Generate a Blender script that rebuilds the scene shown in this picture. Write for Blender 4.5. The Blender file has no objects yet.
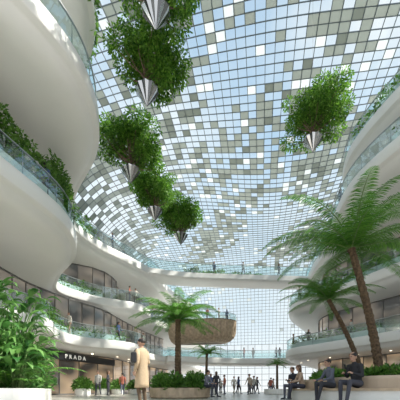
import bpy, math, random
from mathutils import Vector, Matrix, noise, Euler
random.seed(7)
R=random.Random(7)
C=bpy.context.scene.collection
V=Vector
bpy.context.scene.view_settings.view_transform='Standard'
# ------------------------------------------------------------ materials
def newmat(n):
    m=bpy.data.materials.new(n); m.use_nodes=True
    nt=m.node_tree; return m,nt,nt.nodes,nt.links,nt.nodes['Principled BSDF']
def pmat(n,col,rough=.6,metal=0,emi=None,es=0,noise_s=None,namt=.1,bump=0,spec=None):
    m,nt,N,L,b=newmat(n)
    b.inputs['Base Color'].default_value=(*col,1); b.inputs['Roughness'].default_value=rough
    b.inputs['Metallic'].default_value=metal
    if spec is not None: b.inputs['Specular IOR Level'].default_value=spec
    if emi: b.inputs['Emission Color'].default_value=(*emi,1); b.inputs['Emission Strength'].default_value=es
    if noise_s:
        tc=N.new('ShaderNodeTexCoord'); t=N.new('ShaderNodeTexNoise'); t.inputs['Scale'].default_value=noise_s; t.inputs['Detail'].default_value=4
        L.new(tc.outputs['Object'],t.inputs['Vector'])
        r=N.new('ShaderNodeValToRGB')
        r.color_ramp.elements[0].color=(*[max(0,c*(1-namt)) for c in col],1); r.color_ramp.elements[1].color=(*[min(1,c*(1+namt)) for c in col],1)
        r.color_ramp.elements[0].position=.3; r.color_ramp.elements[1].position=.7
        L.new(t.outputs['Fac'],r.inputs['Fac']); L.new(r.outputs['Color'],b.inputs['Base Color'])
        if bump:
            bp=N.new('ShaderNodeBump'); bp.inputs['Strength'].default_value=bump; L.new(t.outputs['Fac'],bp.inputs['Height']); L.new(bp.outputs['Normal'],b.inputs['Normal'])
    return m
def leafmat(n,c1,c2,tr=.35):
    m,nt,N,L,b=newmat(n)
    g=N.new('ShaderNodeNewGeometry'); r=N.new('ShaderNodeValToRGB')
    r.color_ramp.elements[0].color=(*c1,1); r.color_ramp.elements[1].color=(*c2,1)
    L.new(g.outputs['Random Per Island'],r.inputs['Fac']); L.new(r.outputs['Color'],b.inputs['Base Color'])
    b.inputs['Roughness'].default_value=.5
    t=N.new('ShaderNodeBsdfTranslucent'); L.new(r.outputs['Color'],t.inputs['Color'])
    mx=N.new('ShaderNodeMixShader'); mx.inputs[0].default_value=tr
    L.new(b.outputs[0],mx.inputs[1]); L.new(t.outputs[0],mx.inputs[2]); L.new(mx.outputs[0],N['Material Output'].inputs['Surface'])
    return m
def clearmat(n,tint,refl=.08,rcol=(1,1,1)):
    m,nt,N,L,b=newmat(n)
    t=N.new('ShaderNodeBsdfTransparent'); t.inputs[0].default_value=(*tint,1)
    g=N.new('ShaderNodeBsdfGlossy'); g.inputs['Roughness'].default_value=.03; g.inputs[0].default_value=(*rcol,1)
    mx=N.new('ShaderNodeMixShader'); mx.inputs[0].default_value=refl
    L.new(t.outputs[0],mx.inputs[1]); L.new(g.outputs[0],mx.inputs[2]); L.new(mx.outputs[0],N['Material Output'].inputs['Surface'])
    return m
def frostmat(n,col,tr):
    m,nt,N,L,b=newmat(n)
    b.inputs['Base Color'].default_value=(*col,1); b.inputs['Roughness'].default_value=.3
    t=N.new('ShaderNodeBsdfTranslucent'); t.inputs[0].default_value=(*col,1)
    mx=N.new('ShaderNodeMixShader'); mx.inputs[0].default_value=tr
    L.new(b.outputs[0],mx.inputs[1]); L.new(t.outputs[0],mx.inputs[2]); L.new(mx.outputs[0],N['Material Output'].inputs['Surface'])
    return m
M_white=pmat('white_plaster',(.85,.835,.81),.32,noise_s=.6,namt=.02)
M_tan=pmat('tan_stone',(.58,.45,.33),.5,noise_s=2,namt=.06)
M_steel=pmat('roof_steel',(.15,.18,.20),.4)
M_clear=clearmat('roof_glass',(.93,.98,1.0),.03)
M_gray=frostmat('roof_frit_gray',(.32,.36,.33),.26)
M_gray2=frostmat('roof_frit_olive',(.22,.25,.22),.2)
M_frost=frostmat('roof_frosted',(.62,.68,.69),.45)
M_glass=clearmat('balustrade_glass',(.86,.94,.94),.12)
M_endg=clearmat('end_glass',(.96,.98,.98),.05)
M_rail=pmat('rail_metal',(.45,.47,.48),.3,.8)
M_cable=pmat('cable_steel',(.12,.12,.12),.6)
M_bark=pmat('bark',(.16,.11,.075),.9,noise_s=9,namt=.5,bump=.6)
M_fbark=pmat('fern_bark',(.11,.07,.04),.95,noise_s=14,namt=.6,bump=.9)
M_leaf=leafmat('tree_leaf',(.045,.16,.015),(.24,.46,.06),.5)
M_leafd=leafmat('hedge_leaf',(.04,.13,.015),(.18,.36,.06),.4)
M_frond=leafmat('fern_leaf',(.055,.20,.025),(.21,.45,.07),.45)
M_broad=leafmat('broad_leaf',(.045,.18,.035),(.25,.48,.13),.4)
M_stem=pmat('green_stem',(.16,.26,.08),.6)
M_chrome=pmat('mirror_steel',(.60,.61,.63),.15,1)
M_chromed=pmat('grey_steel',(.16,.165,.17),.2,.95)
M_wood=pmat('wood_slats',(.48,.36,.25),.5,noise_s=3,namt=.25)
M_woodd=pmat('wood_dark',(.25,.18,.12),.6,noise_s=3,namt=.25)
M_soil=pmat('soil',(.06,.045,.03),.95,noise_s=8,namt=.4,bump=.5)
M_black=pmat('black_metal',(.02,.02,.022),.35)
M_sign=pmat('sign_letter',(.95,.93,.88),.5,emi=(1,.96,.88),es=.2)
M_lamp=pmat('lamp_glow',(1,.9,.75),.5,emi=(1,.85,.65),es=3)
M_frame=pmat('window_frame',(.16,.155,.15),.4,.3)
def glowfacademat(n,warm,dark,base,es):
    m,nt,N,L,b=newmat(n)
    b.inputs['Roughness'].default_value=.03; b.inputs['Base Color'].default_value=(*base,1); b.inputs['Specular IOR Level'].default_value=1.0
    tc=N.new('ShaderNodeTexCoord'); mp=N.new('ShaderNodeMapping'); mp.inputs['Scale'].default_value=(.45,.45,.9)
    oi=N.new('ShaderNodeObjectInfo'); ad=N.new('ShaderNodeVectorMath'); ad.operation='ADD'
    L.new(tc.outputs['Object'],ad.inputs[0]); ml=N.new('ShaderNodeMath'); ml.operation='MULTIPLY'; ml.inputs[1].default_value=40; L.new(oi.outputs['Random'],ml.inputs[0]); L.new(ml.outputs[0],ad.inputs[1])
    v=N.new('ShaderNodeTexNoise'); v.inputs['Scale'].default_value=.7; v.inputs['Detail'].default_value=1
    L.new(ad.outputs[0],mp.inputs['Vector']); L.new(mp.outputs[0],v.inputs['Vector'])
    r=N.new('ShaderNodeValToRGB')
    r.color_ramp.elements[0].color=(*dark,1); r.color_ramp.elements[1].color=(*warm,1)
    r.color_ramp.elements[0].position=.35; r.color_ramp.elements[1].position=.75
    L.new(v.outputs['Fac'],r.inputs['Fac']); L.new(r.outputs['Color'],b.inputs['Emission Color']); b.inputs['Emission Strength'].default_value=es  # noise emission paints lit interiors onto opaque panes
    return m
M_fac=glowfacademat('facade_painted_glow',(.50,.42,.33),(.06,.06,.06),(.06,.065,.065),.5)  # terrace glazing with faint interior light painted in as emission
M_shop=glowfacademat('shop_painted_glow',(1.0,.70,.42),(.05,.04,.03),(.04,.04,.04),.5)  # shopfront glazing, warm shop lighting painted in as emission
def floormat():
    m,nt,N,L,b=newmat('polished_stone')
    tc=N.new('ShaderNodeTexCoord'); br=N.new('ShaderNodeTexBrick'); br.inputs['Scale'].default_value=.8; br.offset=0
    br.inputs['Color1'].default_value=(.52,.49,.44,1); br.inputs['Color2'].default_value=(.58,.55,.50,1); br.inputs['Mortar'].default_value=(.38,.36,.34,1)
    br.inputs['Mortar Size'].default_value=.008; br.inputs['Brick Width'].default_value=1; br.inputs['Row Height'].default_value=1
    L.new(tc.outputs['Object'],br.inputs['Vector']); L.new(br.outputs['Color'],b.inputs['Base Color']); b.inputs['Roughness'].default_value=.25
    return m
M_floor=floormat()
# ------------------------------------------------------------ mesh helpers
def mk(name,vs,fs,mats,mi=None,smooth=False,parent=None,loc=None):
    me=bpy.data.meshes.new(name); me.from_pydata([tuple(v) for v in vs],[],fs)
    for m in (mats if isinstance(mats,(list,tuple)) else [mats]): me.materials.append(m)
    if mi: me.polygons.foreach_set('material_index',mi)
    if smooth: me.polygons.foreach_set('use_smooth',[True]*len(me.polygons))
    me.update()
    o=bpy.data.objects.new(name,me); C.objects.link(o)
    if parent: o.parent=parent
    if loc is not None: o.location=loc
    return o
def empty(name,loc=(0,0,0)):
    o=bpy.data.objects.new(name,None); C.objects.link(o); o.location=loc; o.empty_display_size=.3; return o
def tag(o,label,cat,group=None,kind=None):
    o['label']=label; o['category']=cat
    if group: o['group']=group
    if kind: o['kind']=kind
    return o
def struct(o): o['kind']='structure'; return o
def copytree(o,loc,rz=0,sc=1.0,skip=()):
    n=o.copy(); C.objects.link(n); n.location=loc; n.rotation_euler=(0,0,rz); n.scale=(sc,sc,sc)
    for ch in o.children:
        if ch.name.split('.')[0] in skip: continue
        c=ch.copy(); C.objects.link(c); c.parent=n
    return n
def cr(pts,n=6):
    P=[V(p) for p in pts]; P=[P[0]*2-P[1]]+P+[P[-1]*2-P[-2]]
    out=[]
    for i in range(1,len(P)-2):
        for k in range(n):
            t=k/n; a,b,c,d=P[i-1],P[i],P[i+1],P[i+2]
            out.append(.5*((2*b)+(c-a)*t+(2*a-5*b+4*c-d)*t*t+(3*b-3*c+d-a)*t**3))
    out.append(P[-2]); return out
def crc(pts,n=6):
    P=[V(p) for p in pts]; L=len(P); out=[]
    for i in range(L):
        a,b,c,d=P[(i-1)%L],P[i],P[(i+1)%L],P[(i+2)%L]
        for k in range(n):
            t=k/n; out.append(.5*((2*b)+(c-a)*t+(2*a-5*b+4*c-d)*t*t+(3*b-3*c+d-a)*t**3))
    return out
def norms(p,side,closed=False):
    out=[];L=len(p)
    for i in range(L):
        if closed: t=p[(i+1)%L]-p[i-1]
        else: t=p[min(i+1,L-1)]-p[max(i-1,0)]
        t=t.normalized(); out.append(V((-t.y,t.x)) if side<0 else V((t.y,-t.x)))
    return out
def sweep(name,path,side,prof,mat,parent=None,closed=False,smooth=False,cap=True,z0=0):
    ns=norms(path,side,closed); n=len(prof); vs=[];fs=[]
    for p,nn in zip(path,ns):
        for d,z in prof:
            q=p+nn*d; vs.append((q.x,q.y,z0+z))
    L=len(path)
    for i in range(L if closed else L-1):
        j=(i+1)%L
        for k in range(n):
            k2=(k+1)%n; f=(i*n+k,j*n+k,j*n+k2,i*n+k2); fs.append(f if side<0 else f[::-1])
    if not closed and cap: fs.append(tuple(range(n))); fs.append(tuple((L-1)*n+k for k in reversed(range(n))))
    return mk(name,vs,fs,mat,smooth=smooth,parent=parent)
def tube(vs,fs,pts,rads,n=8,mi=None,mval=0,rough=0):
    b0=len(vs); prev=None
    for i,p in enumerate(pts):
        t=(pts[min(i+1,len(pts)-1)]-pts[max(i-1,0)]).normalized()
        s=t.cross(V((0,0,1))) if abs(t.z)<.95 else t.cross(V((0,1,0)))
        if prev is not None:
            s=prev-t*prev.dot(t)
        s.normalize(); prev=s; f=t.cross(s)
        for k in range(n):
            a=2*math.pi*k/n; r=rads[i]*(1+rough*R.uniform(-1,1)); vs.append(p+(s*math.cos(a)+f*math.sin(a))*r)
    for i in range(len(pts)-1):
        for k in range(n):
            fs.append((b0+i*n+k,b0+i*n+(k+1)%n,b0+(i+1)*n+(k+1)%n,b0+(i+1)*n+k)); 
            if mi is not None: mi.append(mval)
    fs.append(tuple(b0+k for k in reversed(range(n)))); fs.append(tuple(b0+(len(pts)-1)*n+k for k in range(n)))
    if mi is not None: mi+= [mval,mval]
def lathe(prof,n=32,fn=None):
    vs=[];fs=[]
    for i,(r,z) in enumerate(prof):
        for k in range(n):
            a=2*math.pi*k/n; rr=r*(fn(k,i) if fn else 1); vs.append((rr*math.cos(a),rr*math.sin(a),z))
    for i in range(len(prof)-1):
        for k in range(n): fs.append((i*n+k,i*n+(k+1)%n,(i+1)*n+(k+1)%n,(i+1)*n+k))
    return vs,fs
def leaf(vs,fs,c,d,nrm,l,w):
    s=d.cross(nrm).normalized()*w*.5; b=len(vs)
    vs+= [c,c+d*l*.45+s+nrm*l*.06,c+d*l,c+d*l*.45-s+nrm*l*.06]; fs.append((b,b+1,b+2)); fs.append((b,b+2,b+3))
def rdir(r=R):
    while 1:
        v=V((r.uniform(-1,1),r.uniform(-1,1),r.uniform(-1,1)))
        if .05<v.length<1: return v.normalized()
# ------------------------------------------------------------ floor & shell
vs=[(-60,-12,0),(70,-12,0),(70,110,0),(-60,110,0)]
struct(mk('floor',vs,[(0,1,2,3)],M_floor))
# ------------------------------------------------------------ roof
CS,SN=.98058,.19612
def uv2xy(u,v): return (1+u*CS+v*SN, 15-u*SN+v*CS)
VEND=35.0; RAD=14.0
def roofz(u,v):
    z=25.2+.9*math.sin(v*.15+.9)+.7*math.cos(u*.2+v*.08)+.25*math.sin(u*.3-v*.1)
    w=max(0,1-max(0,v-22)/13); z=23.6+(z-23.6)*w
    e=max(0,abs(u+1)-14); z-=.10*e*e
    return z
def roofp(u,s):
    if s<=VEND:
        x,y=uv2xy(u,s); return (x,y,roofz(u,s))
    z0=roofz(u,VEND); a=(s-VEND)/RAD
    if a<math.pi/2:
        x,y=uv2xy(u,VEND+RAD*math.sin(a)); return (x,y,z0-RAD*(1-math.cos(a)))
    ex=(a-math.pi/2)*RAD
    x,y=uv2xy(u,VEND+RAD); return (x,y,max(0,z0-RAD-ex))
du=.72; dv=.64
us=[-25+du*i for i in range(72)]
ss=[-15+dv*j for j in range(int((VEND+RAD*1.5708+15)/dv)+1)]
send=ss[-1]
vs=[];fs=[];mi=[]
for s in ss:
    for u in us: vs.append(roofp(u,s))
nu=len(us)
rr=random.Random(3)
for j in range(len(ss)-1):
    for i in range(nu-1):
        fs.append((j*nu+i,j*nu+i+1,(j+1)*nu+i+1,(j+1)*nu+i))
        a=us[i]*.8+ss[j]*.6; b=-us[i]*.6+ss[j]*.8
        nz=noise.noise(V((a*.17,b*.07,5.0)))
        p=.40+nz*1.35+us[i]*.008
        if ss[j]>34: p*=max(.0,1-(ss[j]-34)/8)
        p=max(0,min(.92,p)); r=rr.random()
        if r<p*.66: mi.append(1)
        elif r<p*.9: mi.append(2)
        elif r<p*.9+.05: mi.append(3)
        else: mi.append(0)
struct(mk('ceiling',vs,fs,[M_clear,M_gray,M_gray2,M_frost],mi))
def beamgrid(name,P,nu,nv,w,h,mat):
    vs=[];fs=[]
    def strip(pts,wd):
        b=len(vs)
        for i,p in enumerate(pts):
            t=(V(pts[min(i+1,len(pts)-1)])-V(pts[max(i-1,0)])).normalized()
            s=wd
            s=(s-t*s.dot(t)).normalized(); n=t.cross(s).normalized()
            for a,c in((-1,-1),(1,-1),(1,1),(-1,1)): vs.append(V(p)+s*w*.5*a+n*h*.5*c)
        for i in range(len(pts)-1):
            for k in range(4): fs.append((b+i*4+k,b+i*4+(k+1)%4,b+i*4+4+(k+1)%4,b+i*4+4+k))
    for i in range(nu): strip([P[j*nu+i] for j in range(nv)],V((CS,-SN,0)))
    for j in range(nv):
        q=[P[j*nu+i] for i in range(nu)]
        a=V(P[min(j+1,nv-1)*nu+nu//2])-V(P[max(j-1,0)*nu+nu//2])
        strip(q,a.normalized())
    return struct(mk(name,vs,fs,mat))
beamgrid('trim_1',vs,nu,len(ss),.045,.07,M_steel)
ev=[];ef=[]
eu=us[::2]; NR=9
for k in range(NR):
    for u in eu:
        x,y,z=roofp(u,send); ev.append((x,y,z*(1-k/(NR-1))))
for k in range(NR-1):
    for i in range(len(eu)-1): ef.append((k*len(eu)+i,k*len(eu)+i+1,(k+1)*len(eu)+i+1,(k+1)*len(eu)+i))
struct(mk('window_1',ev,ef,M_endg))
beamgrid('trim_2',ev,len(eu),NR,.07,.11,M_steel)
# ------------------------------------------------------------ terraces
def slab(name,pts,z,xb,side):
    ns=norms(pts,side); prof=[('t',1.0,0),('t',.5,0),('n',1.0,0),('n',.25,0),('n',.03,-.03),('n',0,-.08),('n',0,-.4),('n',0,-.76),('n',.03,-.82),('n',.25,-.86),('n',.34,-.92),('n',.42,-1.12),('n',.85,-1.26),('n',1.4,-1.32),('t',.5,-1.32),('t',1.0,-1.30)]
    vs=[];fs=[];n=len(prof)
    for p,nn in zip(pts,ns):
        for k,d,dz in prof:
            if k=='n': q=p+nn*d
            else: q=V((p.x+(xb-p.x)*d,p.y))
            vs.append((q.x,q.y,z+dz))
    for i in range(len(pts)-1):
        for k in range(n):
            k2=(k+1)%n; f=(i*n+k,(i+1)*n+k,(i+1)*n+k2,i*n+k2); fs.append(f if side>0 else f[::-1])
    fs.append(tuple(range(n))); fs.append(tuple((len(pts)-1)*n+k for k in reversed(range(n))))
    return struct(mk(name,vs,fs,M_white,smooth=True))
def balustrade(pts,side,z,label,h=1.1,post=1.6,off=.15):
    e=empty('glass_balustrade',(pts[0].x,pts[0].y,z)); tag(e,label,'railing',group='terrace balustrades')
    loc=V((pts[0].x,pts[0].y)); P=[p-loc for p in pts]
    sweep('glass_panel',P,side,[(off,0.0),(off+.02,0.0),(off+.02,h),(off,h)],M_glass,parent=e)
    sweep('handrail',P,side,[(off-.025,h),(off+.045,h),(off+.045,h+.05),(off-.025,h+.05)],M_rail,parent=e)
    ns=norms(P,side); vs=[];fs=[]; acc=0
    for i in range(len(P)-1):
        acc+=(P[i+1]-P[i]).length
        if acc>post:
            acc=0; q=P[i]+ns[i]*(off+.05); b=len(vs)
            for zz in(0,h):
                for a,c in((-.015,-.015),(.015,-.015),(.015,.015),(-.015,.015)): vs.append((q.x+a,q.y+c,zz))
            for k in range(4): fs.append((b+k,b+(k+1)%4,b+4+(k+1)%4,b+4+k))
    if vs:
        o=mk('balustrade_post',vs,fs,M_rail,parent=e); o['kind']='stuff'
    return e
wn=[1]
def facade(pts,shift,z,h,side,step=1.7,mat=None,ymin=-99,ymax=99):
    mat=mat or M_fac
    P=[V((p.x+shift,p.y)) for p in pts if ymin<=p.y<=ymax]
    out=[P[0]]; 
    for i in range(1,len(P)):
        while (P[i]-out[-1]).length>=step: 
            out.append(out[-1]+(P[i]-out[-1]).normalized()*step)
    for a,b in zip(out[:-1],out[1:]):
        wn[0]+=1; d=(b-a).normalized(); n=V((d.y,-d.x))*(1 if side<0 else -1); vs=[];fs=[];mi=[]
        c=(a+b)/2
        def bx(p0,p1,z0,z1,t0,t1,m):
            k=len(vs)
            for p,zz in((p0,z0),(p1,z0),(p1,z1),(p0,z1)):
                for t in(t0,t1): q=p+n*t-c; vs.append((q.x,q.y,zz))
            for f in((0,2,4,6),(1,7,5,3),(0,1,3,2),(2,3,5,4),(4,5,7,6),(6,7,1,0)): fs.append(tuple(k+x for x in f)); mi.append(m)
        bx(a,b,0,h,-.05,0,0)
        bx(a,a+d*.05,0,h,0,.08,1); bx(a,b,0,.10,0,.07,1); bx(a,b,h-.12,h,0,.07,1)
        o=mk('window_%d'%wn[0],vs,fs,[mat,M_frame],mi,loc=(c.x,c.y,z)); struct(o)
def hedge(pts,side,z,label,h=.9,droop=.5,den=60,d0=-.1,d1=.9,size=.22,seed=1,fill=None):
    r=random.Random(seed); ns=norms(pts,side); vs=[];fs=[]
    loc=V((pts[0].x,pts[0].y,z))
    for i in range(len(pts)-1):
        L=(pts[i+1]-pts[i]).length
        nzv=abs(noise.noise(V((pts[i].x*.9,pts[i].y*.9,z+.5))))*2
        cl=.25+1.1*nzv
        if fill: cl=fill+.6*nzv
        for _ in range(int(L*den*min(1.3,cl))):
            t=r.random(); p=pts[i].lerp(pts[i+1],t); d=r.uniform(d0,d1); q=p+ns[i]*d
            hh=h*min(1.3,cl)
            if d<.1: zz=r.uniform(-droop,.3)
            else: zz=r.uniform(.1,1)**.8*hh*(1-abs(d-.5)*.5)
            dd=rdir(r); dd.z=abs(dd.z)*.6-(.5 if d<.1 else .1); dd.normalize()
            leaf(vs,fs,V((q.x,q.y,z+zz))-loc,dd,rdir(r),size*r.uniform(.7,1.5),size*r.uniform(.4,.7))
    o=mk('balcony_greenery',vs,fs,M_leafd,loc=loc); tag(o,label,'plants',kind='stuff'); return o
def trough(pts,side,z,label):
    loc=V((pts[0].x,pts[0].y)); P=[p-loc for p in pts]
    o=sweep('planter_trough',P,side,[(.28,0),(.9,0),(.9,.5),(.28,.5)],M_white); o.location=(loc.x,loc.y,z); tag(o,label,'planter',group='terrace planter troughs'); return o
Z1,Z2,Z3,Z4=5,10,15,20
L1=cr([(-16,8),(-13.5,13),(-9.8,18.5),(-10.6,22.3),(-10.2,25.5),(-6.9,28.5),(-5.7,32),(-6.6,36),(-5.0,40),(-3,45),(-1,52),(1,62)])
L2=cr([(-11,4),(-9.5,8),(-8.2,12),(-7.2,16.2),(-8.2,19.8),(-11,23.5),(-12.6,27),(-10.5,30.5),(-6.9,33),(-6.0,36.2),(-6.6,39.5),(-4.2,44),(-1,52),(1,62)])
L3=cr([(-11,4),(-8.3,8),(-6.2,10.8),(-5.2,13.2),(-5.3,15.7),(-6.3,18),(-8.8,21.3),(-10.7,25),(-9.9,29),(-7.5,33),(-5.5,37),(-4,44),(-1,52),(1,62)])
L4=cr([(-8,4),(-6.5,9),(-5.3,13),(-5.6,16),(-8.5,19.5),(-13,21.5),(-20,22)])
R1=cr([(20,8),(18,15),(16,20),(14,25),(12,29),(10,33),(11,38),(15,44),(20,52),(25,60)])
R2=cr([(19,8),(18,14),(16.3,19),(14.6,23),(13.2,26.5),(11.4,30),(10.2,33.5),(11.5,38),(15,44),(20,52),(25,60)])
R3=cr([(16,6),(14,11),(12,15.5),(10.6,20),(10.9,24),(12.5,30),(13.3,36),(15,43),(20,52),(25,60)])
R4=cr([(16,8),(14.5,13),(13,18.5),(12.2,22),(12.2,25),(13.8,28.5),(18,31),(24,32)])
for i,(pts,z,side) in enumerate([(L1,Z1,-1),(L2,Z2,-1),(L3,Z3,-1),(R1,Z1,1),(R2,Z2,1),(R3,Z3,1)]):
    slab('trim_%d'%(i+3),pts,z,-26 if side<0 else 34,side)
slab('trim_9',L4,Z4,-26,-1); slab('trim_10',R4,Z4,30,1)
lbl='curved frameless glass balustrade with metal handrail along white terrace'
for pts,z,side in[(L1,Z1,-1),(L2,Z2,-1),(L3,Z3,-1),(L4,Z4,-1),(R1,Z1,1),(R2,Z2,1),(R3,Z3,1),(R4,Z4,1)]:
    balustrade(pts,side,z,lbl)
def seg(p,y0,y1): return [q for q in p if y0<=q.y<=y1]
G1=cr([(-16,8),(-13.5,13),(-9.8,18.5),(-9.3,23),(-8,27),(-6,31),(-5.2,36),(-3.5,44),(-1,52),(1,62)])
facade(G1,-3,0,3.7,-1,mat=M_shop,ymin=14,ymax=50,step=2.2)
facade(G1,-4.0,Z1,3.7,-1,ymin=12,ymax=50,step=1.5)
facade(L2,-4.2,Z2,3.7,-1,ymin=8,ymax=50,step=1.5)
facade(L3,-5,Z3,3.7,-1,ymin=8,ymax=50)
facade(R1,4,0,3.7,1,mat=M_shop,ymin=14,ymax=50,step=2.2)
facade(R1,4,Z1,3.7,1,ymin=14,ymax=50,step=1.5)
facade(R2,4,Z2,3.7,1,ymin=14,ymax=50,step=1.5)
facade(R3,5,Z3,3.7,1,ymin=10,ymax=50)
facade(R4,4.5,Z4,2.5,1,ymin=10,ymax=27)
T='white planter trough running behind the glass balustrade'
for k,(p,a,b,z,side,h,dr,den,size,fill) in enumerate([
  (L2,7,18.8,Z2,-1,2.3,.1,900,.19,.6),(L3,19,29,Z3,-1,1.4,.7,210,.22,.5),(L2,24,31,Z2,-1,.8,.3,130,.2,None),(L1,19,29,Z1,-1,.9,.3,130,.2,None),
  (L4,10,18,Z4,-1,1.8,1.3,260,.24,.8),(R4,16,24,Z4,1,1.0,.3,160,.22,None),(R3,12,18,Z3,1,.8,.1,80,.22,None),(R2,22,32,Z2,1,.8,.1,80,.22,None),(R1,24,34,Z1,1,.8,.1,80,.22,None)]):
    s=seg(p,a,b)
    trough(s,side,z,T)
    hedge(s,side,z+(.4 if dr<.2 else .35),'dense green shrubs and trailing vines along terrace edge',h=h,droop=dr,den=den,d0=-.12 if dr>.2 else .2,d1=1.1,size=size,seed=k,fill=fill)
def bridge(name,path,z,w,label,mat=None,t=1.0):
    mat=mat or M_white
    P=cr(path,6); e=empty(name,(0,0,0)); tag(e,label,'bridge')
    W=w/2
    sweep('bridge_deck',P,-1,[(-W+.2,0),(-W,-.1),(-W,-.75*t),(-W+.25,-.95*t),(-W+.8,-1.0*t),(W-.8,-1.0*t),(W-.25,-.95*t),(W,-.75*t),(W,-.1),(W-.2,0)],mat,parent=e,z0=z)
    for off in(-W+.12,W-.17):
        sweep('glass_panel',P,-1,[(off,0.0),(off+.02,0.0),(off+.02,1.1),(off,1.1)],M_glass,parent=e,z0=z)
        sweep('handrail',P,-1,[(off-.025,1.1),(off+.045,1.1),(off+.045,1.15),(off-.025,1.15)],M_rail,parent=e,z0=z)
    return P
BR=bridge('footbridge',[(-6.8,36.9),(-4,38.0),(-1,38.7),(3,39.1),(9,39.6),(14.5,40)],Z3,3.2,'white curved footbridge with glass sides spanning the atrium',t=.85)
hedge(BR[10:24],1,Z3+.05,'low green shrubs on the footbridge',h=.7,droop=.2,den=90,d0=.6,d1=1.2,size=.25,seed=77)
BR2=bridge('footbridge',[(-5,41.5),(0,43.5),(6,45),(12,44.5),(16.5,43.5)],Z1,3.6,'low white footbridge with glass sides joining the terraces')
# timber balcony end
def resample(P,step):
    out=[P[0].copy()]
    for p in P[1:]:
        while (p-out[-1]).length>=step: out.append(out[-1]+(p-out[-1]).normalized()*step)
    return out
tb=resample(cr([(-4.6,43.6),(-2.6,42.4),(-.4,41.3),(1.8,40.9),(3.8,41.3),(5.0,42.4),(5.1,44.0),(4.2,45.6),(2,46.5),(-1,46.8),(-3.5,46.6)],10),.11)
e=empty('timber_balcony',(0,0,0)); tag(e,'curved timber-slatted balcony end with glass railing joined to white terrace','balcony')
nsb=norms(tb,-1); prof=[(0,.12),(.0,-.7),(.08,-1.5),(.3,-2.1),(.8,-2.55),(1.4,-2.8),(1.9,-2.85)]
vs=[];fs=[]
for i,(p,nn) in enumerate(zip(tb,nsb)):
    for k,(d,z) in enumerate(prof):
        dd=d-(.06 if i%4<2 else 0)
        q=p+nn*dd; vs.append((q.x,q.y,Z2+z))
m=len(prof)
for i in range(len(tb)-1):
    for k in range(m-1): fs.append((i*m+k,(i+1)*m+k,(i+1)*m+k+1,i*m+k+1))
mk('slatted_cladding',vs,fs,M_wood,parent=e)
dk=[(p+nn*.02) for p,nn in zip(tb,nsb)]
mk('deck',[(p.x,p.y,Z2+.02) for p in dk],[tuple(range(len(dk)))],M_white,parent=e)
ub=[(p+nn*1.9) for p,nn in zip(tb,nsb)][::3]
mk('soffit',[(p.x,p.y,Z2-2.85) for p in ub],[tuple(range(len(ub)))],M_woodd,parent=e)
sweep('top_rail',tb,-1,[(-.08,.12),(.12,.12),(.12,.2),(-.08,.2)],M_woodd,parent=e,z0=Z2)
sweep('glass_railing',tb,-1,[(.02,.2),(.04,.2),(.04,1.05),(.02,1.05)],M_glass,parent=e,z0=Z2)
sweep('handrail',tb,-1,[(0,1.05),(.06,1.05),(.06,1.1),(0,1.1)],M_rail,parent=e,z0=Z2)
# ------------------------------------------------------------ trees in hanging planters
def treemesh(seed,rx,rz,zc,nl,size):
    r=random.Random(seed); vs=[];fs=[];tv=[];tf=[]
    tube(tv,tf,[V((0,0,0)),V((.05,.03,.4)),V((0,.05,zc*.9))],[.1,.085,.05],7)
    blobs=[]; NB=42
    for k in range(NB):
        d=rdir(r); rad=r.uniform(.3,1.08); c=V((d.x*rx*rad,d.y*rx*rad,zc+d.z*rz*rad)); blobs.append((c,r.uniform(.32,.62)))
        s=V((0,0,.3+.5*r.random()*zc)); m=s.lerp(c,.5)+V((0,0,-.1)); tube(tv,tf,[s,m,c],[.035,.022,.010],5)
    for c,br in blobs:
        for _ in range(int(nl/NB*(br/.47)**1.6)):
            d=rdir(r); p=c+V((d.x*1.2,d.y*1.2,d.z*.75))*br*(r.random()**.35)
            dd=(d+V((0,0,-.5))+rdir(r)*.6).normalized(); leaf(vs,fs,p,dd,rdir(r),size*r.uniform(.7,1.4),size*r.uniform(.4,.65))
    return vs,fs,tv,tf
def hangtree(seed):
    e=empty('hanging_tree_planter')
    v,f,tv,tf=treemesh(seed,1.8,1.1,1.35,12500,.15)
    mk('foliage',v,f,M_leaf,parent=e,loc=(0,0,.9)); mk('trunk',tv,tf,M_bark,parent=e,loc=(0,0,.65))
    N=20
    v,f=lathe([(.03,0),(.30,.36),(.57,.72),(.59,.76),(.53,.76),(.46,.70)],N,lambda k,i:1.0 if k%2 else .88)
    mk('planter_cone',v,f,[M_chrome,M_chromed],[ (0 if (k%N)%2 else 1) for k in range(len(f))],parent=e)
    v,f=lathe([(.01,.72),(.50,.70)],20); mk('soil',v,f,M_soil,parent=e)
    return e
bases=[hangtree(11),hangtree(23),hangtree(37)]
hp=[(-1.75,11.9,14.7,1.0),(-2.65,15,14.6,1.02),(-4.85,21,14.9,1.15),(-3.7,24.6,14.3,1.1),(-1.85,28.9,14.4,1.22),(6.4,17,13.9,.93)]
hts=[]
for i,(x,y,z,sc) in enumerate(hp):
    if i<3: o=bases[i]; o.location=(x,y,z)
    else: o=None
    hts.append(o)
for i,(x,y,z,sc) in enumerate(hp):
    if i>=3: hts[i]=copytree(bases[(i+1)%3],(x,y,z),rz=i*1.3,sc=sc)
for i,o in enumerate(hts):
    sc=hp[i][3]; o.scale=(sc,)*3
    x,y,z=hp[i][:3]; dx,dy=x-1,y-15; u=dx*CS-dy*SN; v=dx*SN+dy*CS
    vs=[];fs=[]; tube(vs,fs,[V((0,0,.7)),V((0,0,(roofz(u,v)-z-.05)/sc))],[.006,.006],5); mk('suspension_cable',vs,fs,M_cable,parent=o)
    tag(o,'leafy green tree in pleated mirror-steel cone hung from glass roof','hanging planter',group='hanging tree planters')
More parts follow.
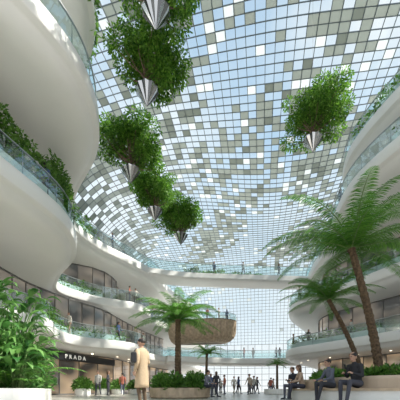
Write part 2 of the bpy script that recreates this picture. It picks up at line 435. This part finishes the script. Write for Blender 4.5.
# ------------------------------------------------------------ tree ferns
def frondmesh(name,L,e0,bend,npin,pl,seed,wf=.36):
    r=random.Random(seed); vs=[];fs=[];mi=[]
    n=14; pts=[];a=e0;p=V((0,0,0)); side=r.uniform(-.12,.12)
    for i in range(n+1):
        pts.append(p.copy()); a=e0-bend*(i/n)**1.2; p=p+V((math.cos(a)*math.cos(side*i/n),math.sin(side*i/n),math.sin(a)))*L/n
    tube(vs,fs,pts,[.028*(1-.85*i/n) for i in range(n+1)],5,mi,1)
    for k in range(npin):
        t=.05+.95*k/npin; x=t*n; i=min(int(x),n-1); q=pts[i].lerp(pts[i+1],x-i); tg=(pts[i+1]-pts[i]).normalized()
        ln=pl*min(1,(t/.22)**.6)*max(.05,(1-t))**.5*1.2
        for s in(-1,1):
            sd=V((0,s,0))
            d=(sd+tg*.4+V((0,0,-.12+r.uniform(-.15,.15)))).normalized(); d2=(d+V((0,0,-.45))).normalized()
            w=L/npin*wf; wv=tg*w
            b=len(vs); m=q+d*ln*.5; t2=m+d2*ln*.5
            vs+= [q-wv*.6,q+wv*.6,m+wv,m-wv,t2]
            fs.append((b,b+1,b+2,b+3)); fs.append((b+3,b+2,b+4)); mi+=[0,0]
    me=bpy.data.meshes.new(name); me.from_pydata([tuple(v) for v in vs],[],fs); me.materials.append(M_frond); me.materials.append(M_stem)
    me.polygons.foreach_set('material_index',mi); me.update(); return me
def treefern(base,crown,L,nf,seed,label,tr=.13,pl=.42,npin=60,kinds=((1.1,1.55),(.85,1.5),(.65,1.4),(.4,1.2),(.2,.95))):
    r=random.Random(seed); e=empty('tree_fern',base); tag(e,label,'palm tree')
    B=V(base);c=V(crown)-B; pts=[];
    for i in range(13):
        t=i/12; p=V((c.x*t**1.4,c.y*t**1.4,c.z*t)); pts.append(p)
    vs=[];fs=[]; P=[];Rr=[]
    for i in range(12):
        for k in range(4):
            t=k/4; P.append(pts[i].lerp(pts[i+1],t)); Rr.append(tr*(1.25-.35*(i+t)/12)*(1.08 if k%2 else .94))
    P.append(pts[-1]); Rr.append(tr*1.1)
    tube(vs,fs,P,Rr,12,rough=.07); mk('trunk',vs,fs,M_fbark,parent=e)
    ms=[frondmesh('frond',L,e0,bd,npin,pl*L/2.6,seed+i) for i,(e0,bd) in enumerate(kinds)]
    for k in range(nf):
        m=ms[min(4,int(5*(k/nf)))]; o=bpy.data.objects.new('frond',m); C.objects.link(o); o.parent=e; o.location=c
        o.rotation_euler=(r.uniform(-.15,.15),r.uniform(-.1,.1),k*2.39996+r.uniform(-.15,.15)); s=r.uniform(.85,1.08); o.scale=(s,s,s)
    return e
treefern((6.6,11,.7),(5.75,11.4,5.75),3.45,30,5,'tall tree fern with slanting dark trunk in bench planter',npin=66)
treefern((7.4,13.6,.7),(6.0,14,4.6),2.5,26,15,'slimmer tree fern leaning in bench planter',tr=.1)
treefern((-1.1,15,.45),(-1.1,15,3.9),2.4,36,25,'short tree fern growing from round timber planter',tr=.14,pl=.5,npin=50)
treefern((.6,30,.45),(.7,30,4.0),2.2,22,35,'small tree fern in round planter far down the hall',tr=.12,npin=34)
treefern((7.2,28,.45),(7.2,28,2.8),1.3,18,45,'small tree fern in low round planter',tr=.1,npin=26)
def roundplanter(loc,r,h,mat,label):
    e=empty('round_planter',loc); tag(e,label,'planter')
    v,f=lathe([(r*.93,0),(r,h*.12),(r,h),(r-.12,h),(r-.12,h-.08)],96,lambda k,i:1.0-(.012 if k%3==0 else 0)); mk('planter_wall',v,f,mat,parent=e)
    v,f=lathe([(.01,h-.05),(r-.11,h-.06)],40); mk('soil',v,f,M_soil,parent=e); return e
roundplanter((-1.0,15,0),1.5,.5,M_wood,'round timber planter ringed with slats')
roundplanter((.6,30,0),1.2,.5,M_white,'low round white planter')
roundplanter((7.2,28,0),1.2,.5,M_white,'low round white planter')
def shrub(loc,r,h,label,n=700,size=.16,seed=1,mat=None):
    rd=random.Random(seed); vs=[];fs=[]; mi=[]
    for k in range(9):
        d=rdir(rd); d.z=abs(d.z); tube(vs,fs,[V((0,0,0)),V((d.x*r*.6,d.y*r*.6,h*.7*(.4+d.z*.6)))],[.02,.008],4,mi,1)
    for _ in range(n):
        d=rdir(rd); d.z=abs(d.z); rad=rd.random()**.5; p=V((d.x*r*rad,d.y*r*rad,d.z*h*rad))
        dd=(d+rdir(rd)*.7).normalized(); leaf(vs,fs,p,dd,rdir(rd),size*rd.uniform(.7,1.5),size*rd.uniform(.35,.6)); mi+=[0,0]
    o=mk('shrub',vs,fs,[mat or M_leafd,M_stem],mi,loc=loc); tag(o,label,'shrub',group='planter shrubs'); return o
for i in range(7):
    a=i*.9; shrub((-1.0+1.0*math.cos(a),15+1.0*math.sin(a),.44),.5,.8,'low green shrub planted around tree fern base',seed=i+40)
# right bench planter
outer=crc([(3.75,12.8),(3.65,10.8),(3.95,8.7),(5.2,7.3),(7.5,7),(10,9),(10.4,13),(8.6,16.5),(5.6,15.6)],6)
e=empty('bench_planter'); tag(e,'large curved tan stepped planter with continuous timber bench seat','planter')
def ring(path,prof,mat,name,parent,side=1): return sweep(name,path,side,prof,mat,parent=parent,closed=True)
def inward(path):
    c=sum(path,V((0,0)))/len(path); n=norms(path,1,True)[0]; return 1 if n.dot(c-path[0])>0 else -1
sd=inward(outer)
ring(outer,[(.06,0),(.06,.38),(.6,.38),(.6,0)],M_white,'bench_base',e,sd)
ring(outer,[(0,.38),(0,.45),(.56,.45),(.56,.38)],M_wood,'timber_seat',e,sd)
ring(outer,[(.6,0),(.58,.72),(.60,.8),(.72,.8),(.72,.6)],M_tan,'planter_wall',e,sd)
ins=[p+n*.7 for p,n in zip(outer,norms(outer,sd,True))]
mk('soil',[(p.x,p.y,.7) for p in ins],[tuple(range(len(ins)))],M_soil,parent=e)
rs=random.Random(5)
for i in range(22):
    a=i/22*len(ins); p=ins[int(a)]; c=V((6.9,11.6)); q=p.lerp(c,rs.uniform(.15,.35))
    shrub((q.x,q.y,.69),.55,rs.uniform(.3,.5),'leafy low shrub in tan bench planter',seed=i+70,n=500)
# left planter with broad-leaf plants
lp=crc([(-5.7,11.4),(-5.1,9.9),(-5.0,8.9),(-5.6,8.2),(-8,7.8),(-10.5,9.5),(-11,12.5),(-8.5,13.6),(-6.5,12.8)],6)
e=empty('curved_planter'); tag(e,'low curved white planter filled with tropical plants','planter')
sd=inward(lp)
ring(lp,[(0,0),(0,.45),(.2,.45),(.2,0)],M_white,'planter_wall',e,sd)
ins=[p+n*.15 for p,n in zip(lp,norms(lp,sd,True))]
mk('soil',[(p.x,p.y,.4) for p in ins],[tuple(range(len(ins)))],M_soil,parent=e)
def broadleaf(vs,fs,mi,base,az,h,L,W,r):
    d=V((math.cos(az),math.sin(az),0)); mid=base+d*h*.16+V((0,0,h*.7)); top=base+d*h*.28+V((0,0,h))
    tube(vs,fs,[base,mid,top],[.018,.014,.009],4,mi,1)
    n=7; p=top.copy(); a=r.uniform(.4,1.0); s=V((-d.y,d.x,0)); cen=[]
    for i in range(n+1):
        cen.append(p.copy()); aa=a-1.9*i/n; p=p+(d*math.cos(aa)+V((0,0,math.sin(aa))))*L/n
    b=len(vs)
    for i,c in enumerate(cen):
        w=W*math.sin(math.pi*(.06+.94*i/n)**.75)*.5
        vs+= [c+s*w+V((0,0,w*.35)),c,c-s*w+V((0,0,w*.35))]
    for i in range(n):
        k=b+i*3; fs+= [(k,k+1,k+4,k+3),(k+1,k+2,k+5,k+4)]; mi+=[0,0]
def tropical(loc,seed,h,nl,L,W,label):
    r=random.Random(seed); vs=[];fs=[];mi=[]
    for k in range(nl):
        broadleaf(vs,fs,mi,V((r.uniform(-.15,.15),r.uniform(-.15,.15),0)),r.uniform(0,6.28),h*r.uniform(.35,1),L*r.uniform(.7,1.2),W*r.uniform(.8,1.2),r)
    o=mk('tropical_plant',vs,fs,[M_broad,M_stem],mi,smooth=True,loc=loc); tag(o,label,'plant',group='broad-leaved tropical plants'); return o
tp=[(-6.5,10.4,3.4,0),(-7.2,9.8,3.6,1),(-7.8,10.5,4.4,0),(-7.2,11.6,4.6,1),(-8.1,11.7,5.0,1),(-8.9,10.9,4.8,0),(-8.9,12.4,5.2,1),(-9.9,11.8,5.2,0),(-5.7,9.4,1.5,1),(-6.3,9.0,1.7,0),(-7.1,8.7,2.1,1),(-7.9,8.9,2.7,0),(-6.1,10.8,2.3,1),(-5.9,10.0,1.8,0),(-6.7,9.6,2.5,1)]
for i,(x,y,h,k) in enumerate(tp):
    tropical((x,y,.38),i+3,h*.82,56 if h>1.9 else 30,.66 if k else 1.0,.26 if k else .12,'lush broad-leaved tropical plant with arching stems in white planter')
for i in range(9):
    shrub((-9.9+i*.45+.2*math.sin(i),11.0+math.sin(i*2.1)*1.2,.38),.7,rs.uniform(1.4,2.6),'dense leafy shrub between tropical plants',seed=200+i,n=1100,size=.18,mat=M_broad)
def lowfern(loc,L,nf,seed,label):
    r=random.Random(seed); e=empty('fern',loc); tag(e,label,'fern',group='ground ferns')
    ms=[frondmesh('frond',L,a,b,34,.3,seed+i) for i,(a,b) in enumerate([(1.35,1.2),(1.1,1.4),(.8,1.3)])]
    for k in range(nf):
        o=bpy.data.objects.new('frond',ms[k%3]); C.objects.link(o); o.parent=e; o.rotation_euler=(0,0,k*2.4); 
for i,(x,y,L) in enumerate([(-6.1,9.5,1.2),(-7.3,9.4,2.1),(-8.2,10.6,3.3),(-6.9,11.0,2.9)]):
    lowfern((x,y,.4),L,16,400+i,'bright green fern with arching feathery fronds in white planter')
for i,(x,y) in enumerate([(-8.6,22),(-8,24.5),(-7.4,27),(-6.5,29.5)]):
    roundplanter((x,y,0),.55,.5,M_white,'low round white planter'); shrub((x,y,.44),.7,.9,'bushy green shrub in round planter outside shops',seed=i+300,n=900,size=.2)
# shop sign
e=empty('shop_sign',(-10.75,26.3,3.2)); tag(e,'long black shop fascia sign with white illuminated capital letters','sign')
def boxm(name,sx,sy,sz,mat,parent=None,loc=(0,0,0),bev=.0):
    v=[(x*sx/2,y*sy/2,z*sz/2) for x in(-1,1) for y in(-1,1) for z in(-1,1)]
    f=[(0,1,3,2),(4,6,7,5),(0,4,5,1),(2,3,7,6),(0,2,6,4),(1,5,7,3)]
    o=mk(name,v,f,mat,parent=parent,loc=loc)
    if bev:
        b=o.modifiers.new('b','BEVEL'); b.width=bev; b.segments=2
    return o
boxm('sign_board',8.5,.15,.62,M_black,e,(.8,0,0))
tc=bpy.data.curves.new('t','FONT'); tc.body='PRADA'; tc.size=.50; tc.extrude=.03; tc.align_x='CENTER'; tc.align_y='CENTER'; tc.space_character=1.75
to=bpy.data.objects.new('tmp',tc); C.objects.link(to); bpy.context.view_layer.update()
tm=bpy.data.meshes.new_from_object(to.evaluated_get(bpy.context.evaluated_depsgraph_get())); bpy.data.objects.remove(to)
tm.materials.clear(); tm.materials.append(M_sign)
to=bpy.data.objects.new('sign_lettering',tm); C.objects.link(to); to.parent=e; to.location=(-.3,-.11,0); to.rotation_euler=(math.pi/2,0,0)
e.rotation_euler=(0,0,math.radians(68))
# ------------------------------------------------------------ people
SKIN=pmat('skin',(.46,.27,.19),.55); HAIR=pmat('hair_dark',(.02,.014,.011),.6); HAIRB=pmat('hair_brown',(.10,.055,.03),.6); EYE=pmat('eye_dark',(.02,.02,.02),.3); LIP=pmat('lip',(.42,.16,.13),.5)
clothm={}
def cloth(c):
    k=tuple(c)
    if k not in clothm: clothm[k]=pmat('cloth_%d'%len(clothm),c,.85,noise_s=30,namt=.08)
    return clothm[k]
def capsule(vs,fs,p0,r0,p1,r1,flat=1,side=V((1,0,0)),n=12):
    a=(p1-p0); L=a.length; a=a/L if L>1e-6 else V((0,0,1))
    s=side-a*side.dot(a)
    if s.length<.05: s=V((0,1,0))-a*a.y
    s.normalize(); f=a.cross(s); b=len(vs); rings=[]
    for th in(-80,-50,-20): t=math.radians(th); rings.append((p0+a*r0*math.sin(t),r0*math.cos(t)))
    rings.append((p0,r0)); rings.append((p1,r1))
    for th in(20,50,80): t=math.radians(th); rings.append((p1+a*r1*math.sin(t),r1*math.cos(t)))
    for c,r in rings:
        for k in range(n):
            q=2*math.pi*k/n; vs.append(c+s*r*math.cos(q)+f*r*flat*math.sin(q))
    for i in range(len(rings)-1):
        for k in range(n): fs.append((b+i*n+k,b+i*n+(k+1)%n,b+(i+1)*n+(k+1)%n,b+(i+1)*n+k))
    fs.append(tuple(b+k for k in reversed(range(n)))); fs.append(tuple(b+(len(rings)-1)*n+k for k in range(n)))
def person_mesh(pose,arms,top,pants,shoe,voxel,female=False,look=0.0):
    J={}
    sit=pose=='sit'
    base=V((0,0,.95))
    off=V((0,.0,0)); lean=0
    if sit: off=V((0,0,-.385)); lean=.18
    def U(x,y,z):
        p=V((x,y,z))-base; c,s=math.cos(lean),math.sin(lean)
        return V((p.x, p.y*c-p.z*s, p.y*s+p.z*c))+base+off
    sw=.165 if female else .185
    J['pel']=U(0,0,.95);J['che']=U(0,0,1.27);J['nb']=U(0,.01,1.44);J['nt']=U(0,-.01,1.55);J['hd']=U(0,-.015,1.64)
    for s,k in((-1,'l'),(1,'r')):
        J['sh'+k]=U(s*sw,0,1.405); J['hip'+k]=J['pel']+V((s*.088,0,-.02))
        if sit:
            sp=.13 if k=='l' else .17
            J['kn'+k]=J['pel']+V((s*sp,-.44,.03)); J['an'+k]=V((s*(sp+.02),-.46-(.12 if k=='r' else -.04),.09))
        elif pose=='walk':
            f=-.24 if s<0 else .26
            J['kn'+k]=V((s*.09,f*.5-.05,.50)); J['an'+k]=V((s*.09,f+.03,.09 if s<0 else .14))
        else:
            J['kn'+k]=V((s*.095,-.01 if s<0 else -.05,.50)); J['an'+k]=V((s*.11,.03,.09))
        J['to'+k]=J['an'+k]+V((s*.03,-.16,-.055))
        a=arms
        if a=='down': e=V((s*.06,.05,-.27)); w=V((s*.03,-.07,-.24))
        elif a=='swing': e=V((s*.06,.09*(-s),-.265)); w=V((s*.0,-.10-.05*s,-.22))
        elif a=='phone': e=V((s*.05,.0,-.27)); w=V((-s*.09,-.21,.07))
        elif a=='knee': e=V((s*.07,-.10,-.25)); w=V((-s*.06,-.22,-.06))
        elif a=='one': 
            e=V((s*.06,.04,-.27)); w=V((-.04*s,-.22,.06)) if s<0 else V((s*.02,-.06,-.24))
        J['el'+k]=J['sh'+k]+e; J['wr'+k]=J['el'+k]+w
    vs=[];fs=[];seg=[]
    def c(a,ra,b,rb,m,flat=1,side=V((1,0,0))):
        capsule(vs,fs,a,ra,b,rb,flat,side); seg.append((a,b,max(ra,rb),m))
    c(J['pel']+V((-.06,0,-.01)),.115,J['pel']+V((.06,0,-.01)),.115,1)
    c(J['pel'],.15,J['che'],.155 if not female else .14,0,.68)
    c(J['che'],.16 if not female else .145,U(0,0,1.38),.13,0,.68)
    c(J['shl'],.062,J['shr'],.062,0); c(U(-.07,0,1.43),.055,U(.07,0,1.43),.055,0)
    c(J['nb'],.055,J['nt'],.05,2)
    H=lambda x,y,z:(J['hd']+Matrix.Rotation(lean*.5,3,'X')@Matrix.Rotation(look,3,'Z')@V((x,y,z)))
    c(H(0,.012,.01),.088,H(0,-.005,.055),.086,2,1.12); c(H(0,-.03,-.045),.058,H(0,-.05,-.06),.042,2)
    c(H(0,-.098,.02),.010,H(0,-.118,-.012),.014,2); c(H(-.035,-.088,.035),.012,H(.035,-.088,.035),.012,2)
    for s in(-1,1): c(H(s*.086,.01,.025),.014,H(s*.088,.012,-.012),.011,2)
    for s,k in((-1,'l'),(1,'r')):
        c(J['sh'+k],.06,J['el'+k],.045,0); c(J['el'+k],.045,J['wr'+k],.03,0)
        d=(J['wr'+k]-J['el'+k]).normalized(); lat=V((0,1,0))-d*d.y
        if lat.length<.1: lat=V((1,0,0))
        lat.normalize(); kn=J['wr'+k]+d*.085; nr=d.cross(lat)*(1 if (d.cross(lat)).x*s<0 else -1)
        c(J['wr'+k],.028,kn,.036,2,.5,lat)
        for q,(o2,l) in enumerate(((-.03,.06),(-.01,.072),(.01,.068),(.03,.052))):
            a=kn+lat*o2; b=a+(d*.9+nr*.25)*l*.55; e2=b+(d*.6+nr*.8).normalized()*l*.5
            c(a,.0105,b,.0095,2); c(b,.0095,e2,.008,2)
        a=J['wr'+k]+d*.03-lat*.03; b=a+(d*.7-lat*.6).normalized()*.035; c(a,.012,b,.011,2); c(b,.011,b+(d+nr*.2).normalized()*.03,.009,2)
        c(J['hip'+k],.095,J['kn'+k],.062,1); c(J['kn'+k],.062,J['an'+k],.042,1)
        c(J['an'+k]+V((0,.03,-.035)),.04,J['to'+k],.033,3); c(J['an'+k],.042,J['an'+k]+V((0,0,-.04)),.042,3)
    o=mk('tmpb',vs,fs,[SKIN]); m=o.modifiers.new('r','REMESH'); m.mode='VOXEL'; m.voxel_size=voxel
    sm=o.modifiers.new('s','SMOOTH'); sm.iterations=2; sm.factor=.4
    bpy.context.view_layer.update()
    me=bpy.data.meshes.new_from_object(o.evaluated_get(bpy.context.evaluated_depsgraph_get())); bpy.data.objects.remove(o)
    me.materials.clear()
    for mm in(cloth(top),cloth(pants),SKIN,cloth(shoe),EYE,LIP): me.materials.append(mm)
    eyes=[H(-.032,-.093,.022),H(.032,-.093,.022)]; mouth=H(0,-.098,-.042); idx=[]
    for p in me.polygons:
        q=p.center; best=1e9;bm=0
        for a,b,r,mm in seg:
            ab=b-a; t=max(0,min(1,(q-a).dot(ab)/max(1e-9,ab.length_squared))); dd=(q-(a+ab*t)).length-r
            if dd<best: best=dd;bm=mm
        if min((q-eyes[0]).length,(q-eyes[1]).length)<.013: bm=4
        if abs((q-mouth).z)<.009 and (q-mouth).length<.028: bm=5
        idx.append(bm)
    me.polygons.foreach_set('material_index',idx); me.polygons.foreach_set('use_smooth',[True]*len(idx)); me.update()
    return me,J,H
def hairmesh(H,long,mat):
    vs=[];fs=[]
    n=20;m=9
    for i in range(m):
        for k in range(n):
            ph=2*math.pi*k/n; front=max(0,-math.sin(ph)); lim=math.pi*(.66-.30*front)
            th=lim*(i/(m-1))
            x=.097*math.sin(th)*math.cos(ph); y=.110*math.sin(th)*math.sin(ph); z=.097*math.cos(th)
            if long and y>-.01 and i>=m-3: z-= (i-(m-4))*.06
            vs.append(H(x,y+.008,z+.040))
    for i in range(m-1):
        for k in range(n): fs.append((i*n+k,i*n+(k+1)%n,(i+1)*n+(k+1)%n,(i+1)*n+k))
    return vs,fs
def person(loc,rz,pose,arms,top,pants,shoe,label,voxel=.02,female=False,hair=None,look=0,sc=1,extra=None):
    me,J,H=person_mesh(pose,arms,top,pants,shoe,voxel,female,look)
    me.name='person'
    o=bpy.data.objects.new('person',me); C.objects.link(o); o.location=loc; o.rotation_euler=(0,0,rz); o.scale=(sc,sc,sc)
    tag(o,label,'person')
    v,f=hairmesh(H,female,hair or HAIR); h=mk('hair',v,f,hair or HAIR,smooth=True,parent=o)
    md=h.modifiers.new('s','SOLIDIFY'); md.thickness=.016; md.offset=1
    if extra: extra(o,J,H)
    return o
def coat(col,hem):
    def fn(o,J,H):
        vs=[];fs=[];n=28
        prof=[(1.50,.070,.07),(1.475,.11,.085),(1.45,.17,.105),(1.36,.195,.125),(1.2,.175,.13),(1.02,.16,.125),(.85,.175,.145),(hem+.1,.19,.165),(hem,.20,.17)]
        for z,rx,ry in prof:
            for k in range(n):
                a=2*math.pi*k/n; w=1+.025*math.sin(a*5)*(1 if z<.95 else 0); vs.append((rx*w*math.cos(a),ry*w*math.sin(a)+.005,z))
        for i in range(len(prof)-1):
            for k in range(n):
                if k in(20,21) and i>5: continue
                fs.append((i*n+k,i*n+(k+1)%n,(i+1)*n+(k+1)%n,(i+1)*n+k))
        for k in('l','r'):
            tube(vs,fs,[J['sh'+k]+V((0,0,.02)),J['sh'+k].lerp(J['el'+k],.5),J['el'+k],J['wr'+k]],[.070,.064,.056,.043],12)
        c=mk('long_coat',vs,fs,cloth(col),smooth=True,parent=o); c['label']='long beige coat reaching below the knee'
        md=c.modifiers.new('s','SOLIDIFY'); md.thickness=.012
    return fn
TAN=(.50,.37,.24)
mp=person((-1.60,8.25,0),math.radians(-115),'stand','one',TAN,(.12,.08,.05),(.04,.03,.02),'person in long beige coat standing with black bag on shoulder',voxel=.011,hair=HAIR,extra=coat(TAN,.45),look=.2,sc=1.03)
e=empty('shoulder_bag',(-1.76,7.98,1.26)); tag(e,'black leather bag slung at the side of the coated person','bag')
boxm('bag_body',.15,.26,.28,M_black,e,bev=.03)
vs=[];fs=[]; tube(vs,fs,[V((.0,-.08,.13)),V((.03,.02,.22)),V((.06,.16,.26)),V((.05,.24,.20)),V((.02,.12,.13))],[.014]*5,6); mk('bag_strap',vs,fs,M_black,parent=e)
e.rotation_euler=(0,0,.2)
person((4.42,8.45,0),math.radians(-68),'sit','phone',(.03,.03,.035),(.07,.07,.09),(.5,.5,.5),'person in black jacket sitting on timber bench looking at phone',voxel=.011,sc=1.06)
person((4.12,9.4,0),math.radians(-80),'sit','knee',(.12,.13,.17),(.05,.05,.06),(.05,.05,.05),'person in navy top sitting on bench, leaning forward',voxel=.012)
person((3.93,11.55,0),math.radians(-90),'sit','knee',(.45,.32,.23),(.05,.05,.07),(.3,.3,.3),'woman in tan blouse sitting on timber bench',voxel=.012,female=True,hair=HAIRB)
person((4.0,12.7,0),math.radians(-60),'sit','phone',(.04,.04,.05),(.12,.12,.16),(.05,.05,.05),'person in dark clothes sitting on timber bench',voxel=.013)
ph=boxm('phone',.07,.012,.14,M_black,None,(4.0,8.28,1.05),.004); tag(ph,'small black phone held in seated person\'s hands','phone'); ph.rotation_euler=(.5,0,math.radians(-68))
person((.28,14.45,.05),math.radians(60),'sit','knee',(.2,.2,.24),(.06,.06,.08),(.05,.05,.05),'person in grey top sitting on round timber planter',voxel=.016,sc=.95)
cols=[((.5,.48,.45),(.06,.06,.08)),((.05,.05,.06),(.05,.05,.06)),((.45,.15,.1),(.12,.12,.18)),((.6,.56,.5),(.3,.24,.18)),((.08,.12,.25),(.05,.05,.06)),((.42,.34,.26),(.1,.1,.1))]
pts=[(-7.3,21.5,0,'walk'),(-6.5,21.2,0,'stand'),(-6.2,24,0,'walk'),(-3.6,26,0,'walk'),(.9,25,0,'stand'),(1.6,33,0,'walk'),(2.4,36,0,'walk'),(4.8,38,0,'stand'),(5.6,34,0,'walk'),(6.6,40,0,'stand'),(-.2,28,0,'walk'),(3.1,44,0,'stand'),(8.8,36,0,'walk'),
 (1.2,22,0,'walk'),(2.2,27,0,'stand'),(3.4,30,0,'walk'),(3.9,30.3,0,'walk'),(4.2,25.5,0,'walk'),(5.2,29,0,'stand'),(5.9,31,0,'walk'),(7.8,33,0,'stand'),(.2,36,0,'walk'),(-1.2,33,0,'walk'),(7.5,44,0,'walk'),(9.5,41,0,'stand'),(-2.9,29,0,'walk'),(-3.9,31,0,'walk'),(-5.0,27,0,'stand'),
 (-7.75,15.0,Z2,'stand'),(8,45.2,Z1,'stand'),(11.4,44.9,Z1,'walk'),(11.9,44.8,Z1,'stand'),(6.6,44.9,Z1,'stand'),(-10.75,24.6,Z1,'stand'),(-7.6,28.0,Z1,'walk'),(-6.5,30.2,Z1,'stand'),(13.6,27.0,Z1,'stand'),(11.4,31.5,Z1,'walk'),(-7.7,32.8,Z2,'stand'),(-7.2,33.6,Z2,'stand'),(-9.1,31.2,Z3,'stand'),(12.2,29.5,Z2,'stand'),(5.5,38.3,Z3,'walk'),(10.2,38.8,Z3,'walk'),
 (1.0,41.6,Z2+.02,'stand'),(2.6,41.6,Z2+.02,'stand'),(3.8,42.4,Z2+.02,'stand'),(10.6,34.0,Z1,'stand'),(10.9,32.8,Z2,'stand'),(11.4,24.4,Z3,'stand'),(12.7,24.0,Z4,'stand'),(-6.3,33.5,Z1,'walk'),(1.8,38.2,Z3,'stand')]
lib={}
for i,(x,y,z,po) in enumerate(pts):
    ci=i%6; top,pn=cols[ci]; fem=i%3==1
    key=(po,ci,fem); lab='%s in %s top and %s trousers %s'%('woman' if fem else 'person',['light grey','black','rust red','cream','navy blue','beige'][ci],['dark','black','denim','brown','black','charcoal'][ci],'walking across the hall' if po=='walk' else 'standing and chatting')
    if key in lib:
        o=copytree(lib[key],(x,y,z),rz=i*1.7); tag(o,lab,'person')
    else:
        lib[key]=person((x,y,z),i*1.7,po,'swing' if po=='walk' else 'one',top,pn,(.05,.05,.05),lab,voxel=.018,female=fem,hair=HAIRB if i%2 else HAIR)
# ------------------------------------------------------------ downlights
base=None
def downlight(x,y,z):
    global base
    if base is None:
        vv,ff=lathe([(.001,0),(.07,0),(.09,-.02),(.10,.02)],16); base=mk('downlight',vv,ff,M_lamp); o=base
    else: o=base.copy(); C.objects.link(o)
    o.location=(x,y,z); tag(o,'small round recessed warm downlight in white soffit','ceiling light',group='soffit downlights')
for P,z,s in((L1,Z1,-1),(R1,Z1,1)):
    q=seg(P,18,38)
    for p in q[::4]: downlight(p.x+s*1.9,p.y,z-1.32)
# ------------------------------------------------------------ world, sun, camera
w=bpy.data.worlds.new('sky'); bpy.context.scene.world=w; w.use_nodes=True
N=w.node_tree.nodes;L=w.node_tree.links; bg=N['Background']
tc=N.new('ShaderNodeTexCoord'); sp=N.new('ShaderNodeSeparateXYZ'); L.new(tc.outputs['Generated'],sp.inputs[0])
r=N.new('ShaderNodeValToRGB'); r.color_ramp.elements[0].color=(.64,.66,.67,1); r.color_ramp.elements[0].position=.0
r.color_ramp.elements[1].color=(.15,.28,.44,1); r.color_ramp.elements[1].position=1
x=r.color_ramp.elements.new(.35); x.color=(.47,.55,.61,1)
x=r.color_ramp.elements.new(.65); x.color=(.27,.41,.55,1)
L.new(sp.outputs['Z'],r.inputs['Fac'])
nz=N.new('ShaderNodeTexNoise'); nz.inputs['Scale'].default_value=2.2; nz.inputs['Detail'].default_value=7; L.new(tc.outputs['Generated'],nz.inputs['Vector'])
r2=N.new('ShaderNodeValToRGB'); r2.color_ramp.elements[0].position=.42; r2.color_ramp.elements[1].position=.72; L.new(nz.outputs['Fac'],r2.inputs['Fac'])
mx=N.new('ShaderNodeMix'); mx.data_type='RGBA'; L.new(r2.outputs['Color'],mx.inputs['Factor']); L.new(r.outputs['Color'],mx.inputs['A']); mx.inputs['B'].default_value=(.62,.64,.64,1)
L.new(mx.outputs['Result'],bg.inputs['Color']); bg.inputs['Strength'].default_value=1.4
bpy.context.scene.view_settings.exposure=.2
sl=bpy.data.lights.new('sun','SUN'); sl.energy=8.5; sl.angle=math.radians(1.5); sl.color=(1,.93,.83)
so=bpy.data.objects.new('sun',sl); C.objects.link(so)
dirv=V((-.62,.06,-.72)); so.rotation_euler=dirv.to_track_quat('-Z','Y').to_euler(); so.location=(20,10,40)
cam=bpy.data.cameras.new('camera'); cam.lens=27; cam.sensor_width=36; cam.shift_y=.475; cam.clip_end=400
co=bpy.data.objects.new('camera',cam); C.objects.link(co); co.location=(0,0,.4); co.rotation_euler=(math.pi/2,0,0)
bpy.context.scene.camera=co
